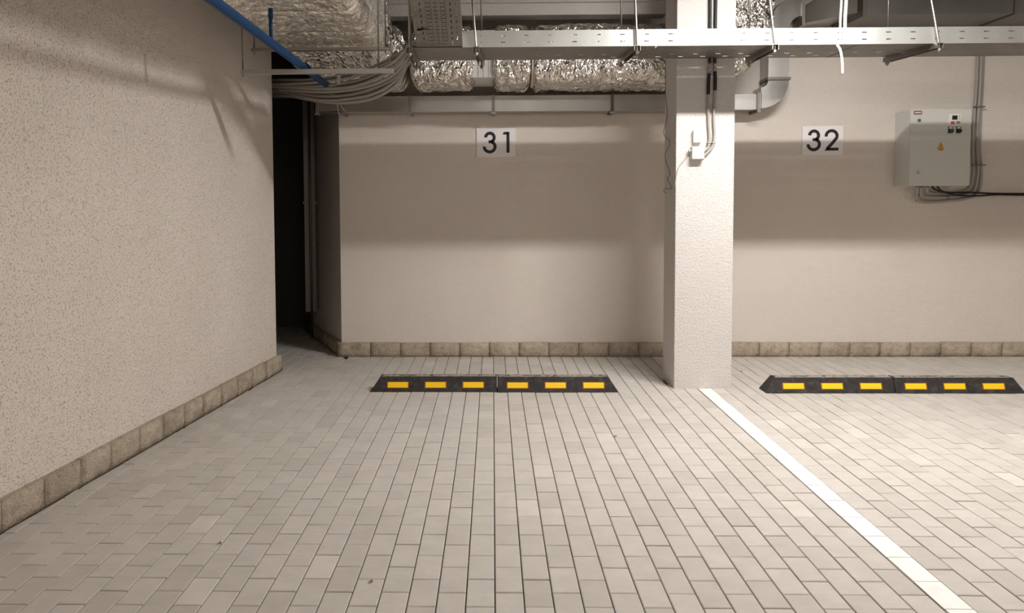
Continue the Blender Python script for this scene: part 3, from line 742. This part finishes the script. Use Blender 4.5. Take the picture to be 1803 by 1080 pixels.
# ------------------------------------------------------------------ blue drain pipe on a strut
t = thing('blue_pipe', (-1.23, 5, 2.27), 'blue plastic pipe running diagonally below the large foil duct', 'pipe')
arcp = lambda c, a, b_, n=8: [Vector(c)+Vector(a)*math.cos(math.pi/2*k/n)+Vector(b_)*math.sin(math.pi/2*k/n) for k in range(n+1)]
pts = [Vector((-1.78, 3.40, CEIL-.05))]+arcp((-1.66, 3.40, 2.39), (-.12, 0, 0), (0, 0, -.12))+arcp((-1.345, 3.51, 2.27), (0, -.11, 0), (.11, 0, 0))+[Vector((-1.237, 4.9, 2.27)), Vector((-1.25, 6.12, 2.27))]
b = MB(); b.tube(pts, .026, 16); b.build('pipe_run', M['blue'], t)
b = MB(); b.tube([(-1.235, 5.40, 2.27), (-1.236, 5.46, 2.27)], .031, 16); b.build('coupling', M['blue'], t)
b = MB(); b.tube([(-1.234, 4.56, 2.285), (-1.234, 4.56, 2.452)], .0105, 10); b.build('riser', M['blue'], t)
b = MB(); b.tube([(-1.234, 4.56, 2.405), (-1.234, 4.56, 2.458)], .0135, 10); b.build('collar', M['blue'], t)
t = thing('pipe_hanger', (-1.15, 5.3, 2.22), 'grey strut hung on rods below the blue pipe', 'hanger')
b = MB(); b.box(-1.63, -.64, 5.28, 5.32, 2.214, 2.2425); b.build('strut', M['conduit'], t)
for x in (-1.622, -.735):
    b = MB(); b.tube([(x, 5.3, 2.20), (x, 5.3, CEIL)], .0055, 6); b.build('rod', M['rod_dark'], t)
b = MB(); b.tube([(-1.0, 5.33, 2.20), (-1.0, 5.33, 2.215)], .016, 10); b.box(-1.012, -.988, 5.32, 5.34, 2.15, 2.205); b.build('clamp', M['rod'], t)

# ------------------------------------------------------------------ niche contents
t = thing('vertical_duct', (-1.83, 7.5, .28), 'dark vertical duct standing in the shaded niche', 'duct')
nn = Vector((-nb.y, nb.x, 0)); nn = nn if nn.dot(CAM-p0) > 0 else -nn
c0 = p0-nb*.98+nn*.09
b = MB(); b.bar(c0+Vector((0, 0, .30)), c0+Vector((0, 0, 2.6)), .13, .11, up=tuple(nn)); b.build('shaft', M['rod_dark'], t)
b = MB(); b.bar(c0+Vector((0, 0, 1.375)), c0+Vector((0, 0, 1.40)), .16, .14, up=tuple(nn)); b.build('clamp', M['rod_dark'], t)
b = MB(); b.tube([c0+nb*.09+Vector((0, 0, .05)), c0+nb*.09+Vector((0, 0, 2.6))], .012, 8); tag(b.build('vertical_conduit', M['rod_dark']), 'thin dark conduit beside the vertical duct in the niche', 'conduit')
b = MB(); b.sheet((-2.6, 6.75, 2.29), X, Yv, (0, 1.15), (0, .3), [(round(.03+k*.05, 3), round(.05+k*.05, 3), .05, .07) for k in range(21)], .002); b.box(-2.6, -1.45, 6.748, 6.75, 2.29, 2.325)
tag(b.build('niche_tray', M['tray_shade']), 'small perforated tray under the cables inside the niche', 'cable tray')

# ------------------------------------------------------------------ column fittings
CF = 5.938
t = thing('sensor_box', (1.479, CF, 1.80), 'small white sensor box on the column face, upper of two', 'junction box')
b = MB(); b.box(1.449, 1.509, CF-.032, CF+.001, 1.801, 1.893); b.build('case', M['white_pl'], t, bevel=.004)
b = MB(); b.bar((1.468, CF-.0325, 1.878), (1.479, CF-.0325, 1.858), .004, .002, up=(0, 1, 0)); b.bar((1.490, CF-.0325, 1.878), (1.479, CF-.0325, 1.858), .004, .002, up=(0, 1, 0)); b.tube([(1.479, CF-.033, 1.842), (1.479, CF-.031, 1.842)], .004, 8); b.build('mark', M['box_grey'], t)
t = thing('junction_box', (1.48, CF, 1.68), 'pale square junction box on the column with two conduits', 'junction box')
b = MB(); b.box(1.434, 1.525, CF-.05, CF+.001, 1.679, 1.771); b.build('case', M['box_grey'], t, bevel=.004)
b = MB(); b.box(1.437, 1.522, CF-.054, CF-.049, 1.682, 1.768); b.build('lid', M['box_grey'], t, bevel=.002)
b = MB(); b.tube([(1.434, CF-.025, 1.742), (1.418, CF-.025, 1.742)], .011, 8); b.build('gland', M['box_grey'], t)
ca = [(1.562, CF-.016, 3.0), (1.564, CF-.016, 2.40), (1.558, CF-.016, 2.25), (1.556, CF-.016, 2.10), (1.560, CF-.016, 1.95), (1.568, CF-.016, 1.84), (1.560, CF-.018, 1.77), (1.525, CF-.022, 1.737)]
cb_ = [(1.604, CF-.016, 3.0), (1.601, CF-.016, 2.40), (1.605, CF-.016, 2.25), (1.602, CF-.016, 2.10), (1.597, CF-.016, 1.97), (1.603, CF-.016, 1.86), (1.588, CF-.018, 1.77), (1.525, CF-.022, 1.702)]
for nm, ct, z_a, z_b, dk in (('left', ca, 2.30, 2.13, 0), ('right', cb_, 2.32, 2.16, 0)):
    t = thing('column_conduit', (ct[0][0], CF, 1.7), 'grey conduit with a black sleeve on the column, %s of the pair' % nm, 'conduit', 'conduits on the column')
    sp = spline(ct, 10); b = MB(); b.tube(sp, .0095, 8); b.build('conduit', M['conduit'], t)
    sub = [p for p in sp if z_b <= p.z <= z_a]; b = MB(); b.tube(sub, .0125, 8); b.build('sleeve', M['black'], t)
    sub = [p for p in sp if p.z > 2.36]; b = MB(); b.tube(sub, .0115, 8); b.build('sleeve', M['black'], t)
    for zc in (2.325, 2.04, 1.80):
        p = min(sp, key=lambda q: abs(q.z-zc)); b = MB(); b.box(p.x-.014, p.x+.014, CF-.029, CF+.001, zc-.006, zc+.006); b.build('clip', M['conduit'], t, bevel=.003)
sw = [(1.326, 6.30, 2.46), (1.322, 6.268, 2.22), (1.318, 6.18, 2.018), (1.312, 6.28, 1.90), (1.32, 6.08, 1.815), (1.312, 6.22, 1.723), (1.318, 6.07, 1.588), (1.315, 6.14, 1.548), (1.318, 6.01, 1.473), (1.31, 6.2, 1.475), (1.312, 6.25, 1.455), (1.315, 6.18, 1.442)]
b = MB(); b.tube(spline(sw, 5), .0022, 5); tag(b.build('loose_wire', M['wire']), 'thin brown wire dangling down the shaded side of the column', 'wire')
b = MB(); b.tube(spline([(1.418, CF-.025, 1.742), (1.405, CF-.02, 1.70), (1.36, CF-.01, 1.64), (1.340, CF-.008, 1.59), (1.322, CF-.008, 1.48)], 6), .002, 5); tag(b.build('thin_wire', M['conduit']), 'thin pale wire leaving the junction box toward the column edge', 'wire')
b = MB(); b.box(1.322, 1.332, 6.07, 6.09, 1.81, 1.822); tag(b.build('wire_clip', M['white_pl']), 'tiny white clip holding the wire on the column side', 'clip')

# ------------------------------------------------------------------ electrical cabinet
cx0, cx1, cz0, cz1, cf = 3.522, 4.024, 1.505, 2.146, 6.945
t = thing('electrical_cabinet', ((cx0+cx1)/2, YB, cz0), 'pale grey wall-mounted electrical cabinet with display and switches', 'cabinet')
b = MB(); b.box(cx0, cx1, cf+.018, YB+.001, cz0, cz1); b.build('body', M['cab'], t, bevel=.004)
b = MB(); b.box(cx0-.001, cx1+.001, cf, cf+.016, cz0-.001, cz1+.001); dr = b.build('door', M['cab'], t, bevel=.003)
def onfront(name, x0, x1, z0_, z1_, m_, parent, d0=.0, d1=.003, bev=0):
    b = MB(); b.box(x0, x1, cf-d1, cf-d0+.0005, z0_, z1_); o = b.mesh(name, m_, bev); o = link(name, o, parent, -Vector(t.location) if parent == t else Vector((0, 0, 0))); return o
onfront('label_plate', 3.545, 3.612, 2.102, 2.132, M['label'], t)
onfront('label_text', 3.552, 3.604, 2.113, 2.121, M['sign'], t, .002, .0036)
for (xx, zz, mm) in ((3.588, 2.053, M['rod']), (3.588, 1.612, M['chrome'])):
    b = MB(); b.tube([(xx, cf-.012, zz), (xx, cf+.002, zz)], .013, 14); lk = b.build('lock', mm, t)
    b = MB(); b.box(xx-.002, xx+.002, cf-.0135, cf-.0115, zz-.008, zz+.008); link('keyhole', b.mesh('keyhole', M['hole']), lk, Vector((0, 0, 0)))
pn = onfront('control_panel', 3.838, 3.936, 2.008, 2.104, M['white_pl'], t, 0, .012, .002)
onfront('display', 3.858, 3.902, 2.055, 2.090, M['screen'], pn, .011, .0135)
onfront('key', 3.912, 3.926, 2.078, 2.092, M['limepl'], pn, .011, .0135); onfront('key', 3.912, 3.926, 2.056, 2.070, M['limepl'], pn, .011, .0135)
onfront('legend', 3.848, 3.880, 2.016, 2.042, M['redpl'], pn, .011, .013); onfront('key', 3.893, 3.925, 2.020, 2.044, M['dust'], pn, .011, .0135)
for xx, mm in ((3.852, M['green']), (3.919, M['black'])):
    b = MB(); b.box(xx-.019, xx+.019, cf-.004, cf, 1.943, 1.998); b.build('switch_plate', M['black'], t, bevel=.001)
    b = MB(); b.tube([(xx, cf-.028, 1.962), (xx, cf-.002, 1.962)], .016, 16); kb = b.build('switch_knob', mm, t)
    onfront('switch_legend', xx-.013, xx+.013, 1.980, 1.996, M['sign'], t, .003, .0052)
# warning sign: yellow triangle with dark rim, exclamation bolt and strip below
def tri(b, cxx, cz, s, y0, y1):
    P = [(cxx-s*.5, cz-s*.43), (cxx+s*.5, cz-s*.43), (cxx, cz+s*.5)]; o = len(b.v)
    for yy in (y0, y1): b.v += [(x, yy, z) for x, z in P]
    b.face([o, o+1, o+2]); b.face([o+5, o+4, o+3]); [b.face([o+i, o+3+i, o+3+(i+1) % 3, o+(i+1) % 3]) for i in range(3)]
b = MB(); tri(b, 3.776, 1.838, .056, cf-.002, cf); wsn = b.build('warning_sign', M['label'], t)
b = MB(); tri(b, 3.776, 1.838, .046, cf-.003, cf-.0015); link('warning_face', b.mesh('warning_face', M['warn']), wsn, Vector((0, 0, 0)))
b = MB(); b.bar((3.779, cf-.0035, 1.848), (3.773, cf-.0035, 1.834), .004, .002, up=(0, 1, 0)); b.bar((3.779, cf-.0035, 1.835), (3.774, cf-.0035, 1.822), .004, .002, up=(0, 1, 0)); link('bolt_mark', b.mesh('bolt_mark', M['ink']), wsn, Vector((0, 0, 0)))
onfront('caption_strip', 3.754, 3.798, 1.797, 1.811, M['warn'], t)
onfront('caption_text', 3.759, 3.793, 1.801, 1.807, M['label'], t, .002, .0036)

# conduits around the cabinet
W0 = YB-.020
paths = [([(3.66, 7.08, 1.498), (3.663, 7.1, 1.45), (3.70, 7.15, 1.395), (3.79, W0, 1.367), (3.95, W0, 1.372), (4.13, W0, 1.392), (4.24, W0, 1.44), (4.268, W0, 1.60), (4.246, W0, 1.85), (4.242, W0, 2.1), (4.250, W0, 2.40), (4.256, W0, 2.845)], 'outermost grey conduit looping under the cabinet and up its right side'),
         ([(3.745, 7.08, 1.498), (3.752, 7.1, 1.465), (3.80, 7.15, 1.446), (3.95, W0, 1.44), (4.08, W0, 1.448), (4.17, W0, 1.49), (4.20, W0, 1.62), (4.188, W0, 1.85), (4.193, W0, 2.1), (4.206, W0, 2.40), (4.212, W0, 2.845)], 'inner grey conduit looping under the cabinet and up its right side'),
         ([(3.70, 7.09, 1.498), (3.705, 7.11, 1.455), (3.75, 7.15, 1.415), (3.95, W0-.004, 1.406), (4.11, W0-.004, 1.422), (4.205, W0-.006, 1.466), (4.232, W0-.014, 1.61), (4.216, W0-.018, 1.85), (4.217, W0-.018, 2.1), (4.228, W0-.016, 2.4), (4.234, W0-.014, 2.845)], 'middle grey conduit looping under the cabinet and up its right side')]
for ct, lab in paths:
    b = MB(); b.tube(spline(ct, 8), .0130, 10); tag(b.build('cabinet_conduit', M['conduit']), lab, 'conduit', 'conduits by the cabinet')
for k, (x0, x1, z_) in enumerate(((4.172, 4.266, 2.19), (4.172, 4.285, 1.685))):
    b = MB(); b.box(x0, x1, W0-.040, W0-.012, z_-.005, z_+.004); tag(b.build('conduit_strap', M['rod_dark']), ['upper dark strap across the conduits beside the cabinet', 'lower dark strap across the conduits beside the cabinet'][k], 'strap')
for k, (x_, z_a) in enumerate(((3.70, 1.40), (3.97, 1.41))):
    b = MB(); b.bar((x_-.012, W0-.045, z_a-.03), (x_+.012, W0-.045, z_a+.04), .006, .006, up=(0, 1, 0)); tag(b.build('conduit_strap', M['rod_dark']), ['left strap on the conduits under the cabinet', 'right strap on the conduits under the cabinet'][k], 'strap')
bl = [([(3.795, 7.10, 1.498), (3.825, 7.105, 1.475), (3.90, 7.12, 1.452), (4.02, 7.15, 1.446), (4.15, 7.16, 1.448), (4.35, 7.17, 1.438), (4.62, 7.18, 1.435), (5.6, 7.18, 1.43)], 'black cable leaving the cabinet bottom to the right, upper of two'),
      ([(3.818, 7.06, 1.498), (3.856, 7.07, 1.464), (3.95, 7.10, 1.435), (4.05, 7.12, 1.422), (4.2, 7.13, 1.418), (4.38, 7.15, 1.428), (4.62, 7.155, 1.424), (5.6, 7.16, 1.42)], 'black cable leaving the cabinet bottom to the right, lower of two')]
for ct, lab in bl:
    b = MB(); b.tube(spline(ct, 8), .008, 8); tag(b.build('black_cable', M['black']), lab, 'cable', 'black cables at the cabinet')
# pale conduits standing above the tray, wire stub hanging under it
for k, (x_, r0) in enumerate(((2.462, .009), (2.495, .013))):
    b = MB(); b.tube(spline([(x_+.002, 5.86, TZ+.02), (x_, 5.86, 2.65), (x_+.006, 5.86, 2.85), (x_, 5.86, CEIL)], 5), r0, 8)
    tag(b.build('riser_conduit', M['box_grey']), ['slim pale conduit rising from the tray right of the column', 'thicker pale conduit rising from the tray right of the column'][k], 'conduit')
b = MB(); b.tube(spline([(2.268, TY0+.004, 2.40), (2.285, TY0-.008, 2.36), (2.297, TY0-.01, 2.29), (2.300, TY0-.012, 2.207)], 6), .0085, 8)
tag(b.build('wire_stub', M['white_pl']), 'short white cable end hanging under the tray right of the column', 'cable')
b = MB(); b.tube([(1.09, TY0-.004, 2.41), (1.075, TY0-.006, 2.385)], .003, 5); tag(b.build('tie_end', M['white_pl']), 'tiny white tie end poking from the tray left of the column', 'cable tie')

# ------------------------------------------------------------------ dry leaves
for k, (x_, y_, lab) in enumerate(((-1.10, 3.17, 'tiny dry leaf on the paving at lower left'), (-.441, 2.845, 'tiny dry leaf on the paving near the bottom centre'), (.712, 4.688, 'tiny dry twig on the paving in front of the wheel stop'), (2.007, 6.54, 'tiny dry leaf on the paving behind the column'))):
    b = MB(); a0 = random.uniform(0, 6.28)
    for q in range(5):
        a = a0+q*1.1; r0 = random.uniform(.008, .014); d = Vector((math.cos(a), math.sin(a), 0)); e = Vector((-d.y, d.x, 0))
        c = Vector((x_, y_, .0035)); b.add([c, c+d*r0*.6+e*.003+Vector((0, 0, .003)), c+d*r0+Vector((0, 0, .005)), c+d*r0*.6-e*.003], [(0, 1, 2, 3)])
    tag(b.build('dry_leaf', M['leaf']), lab, 'leaf')
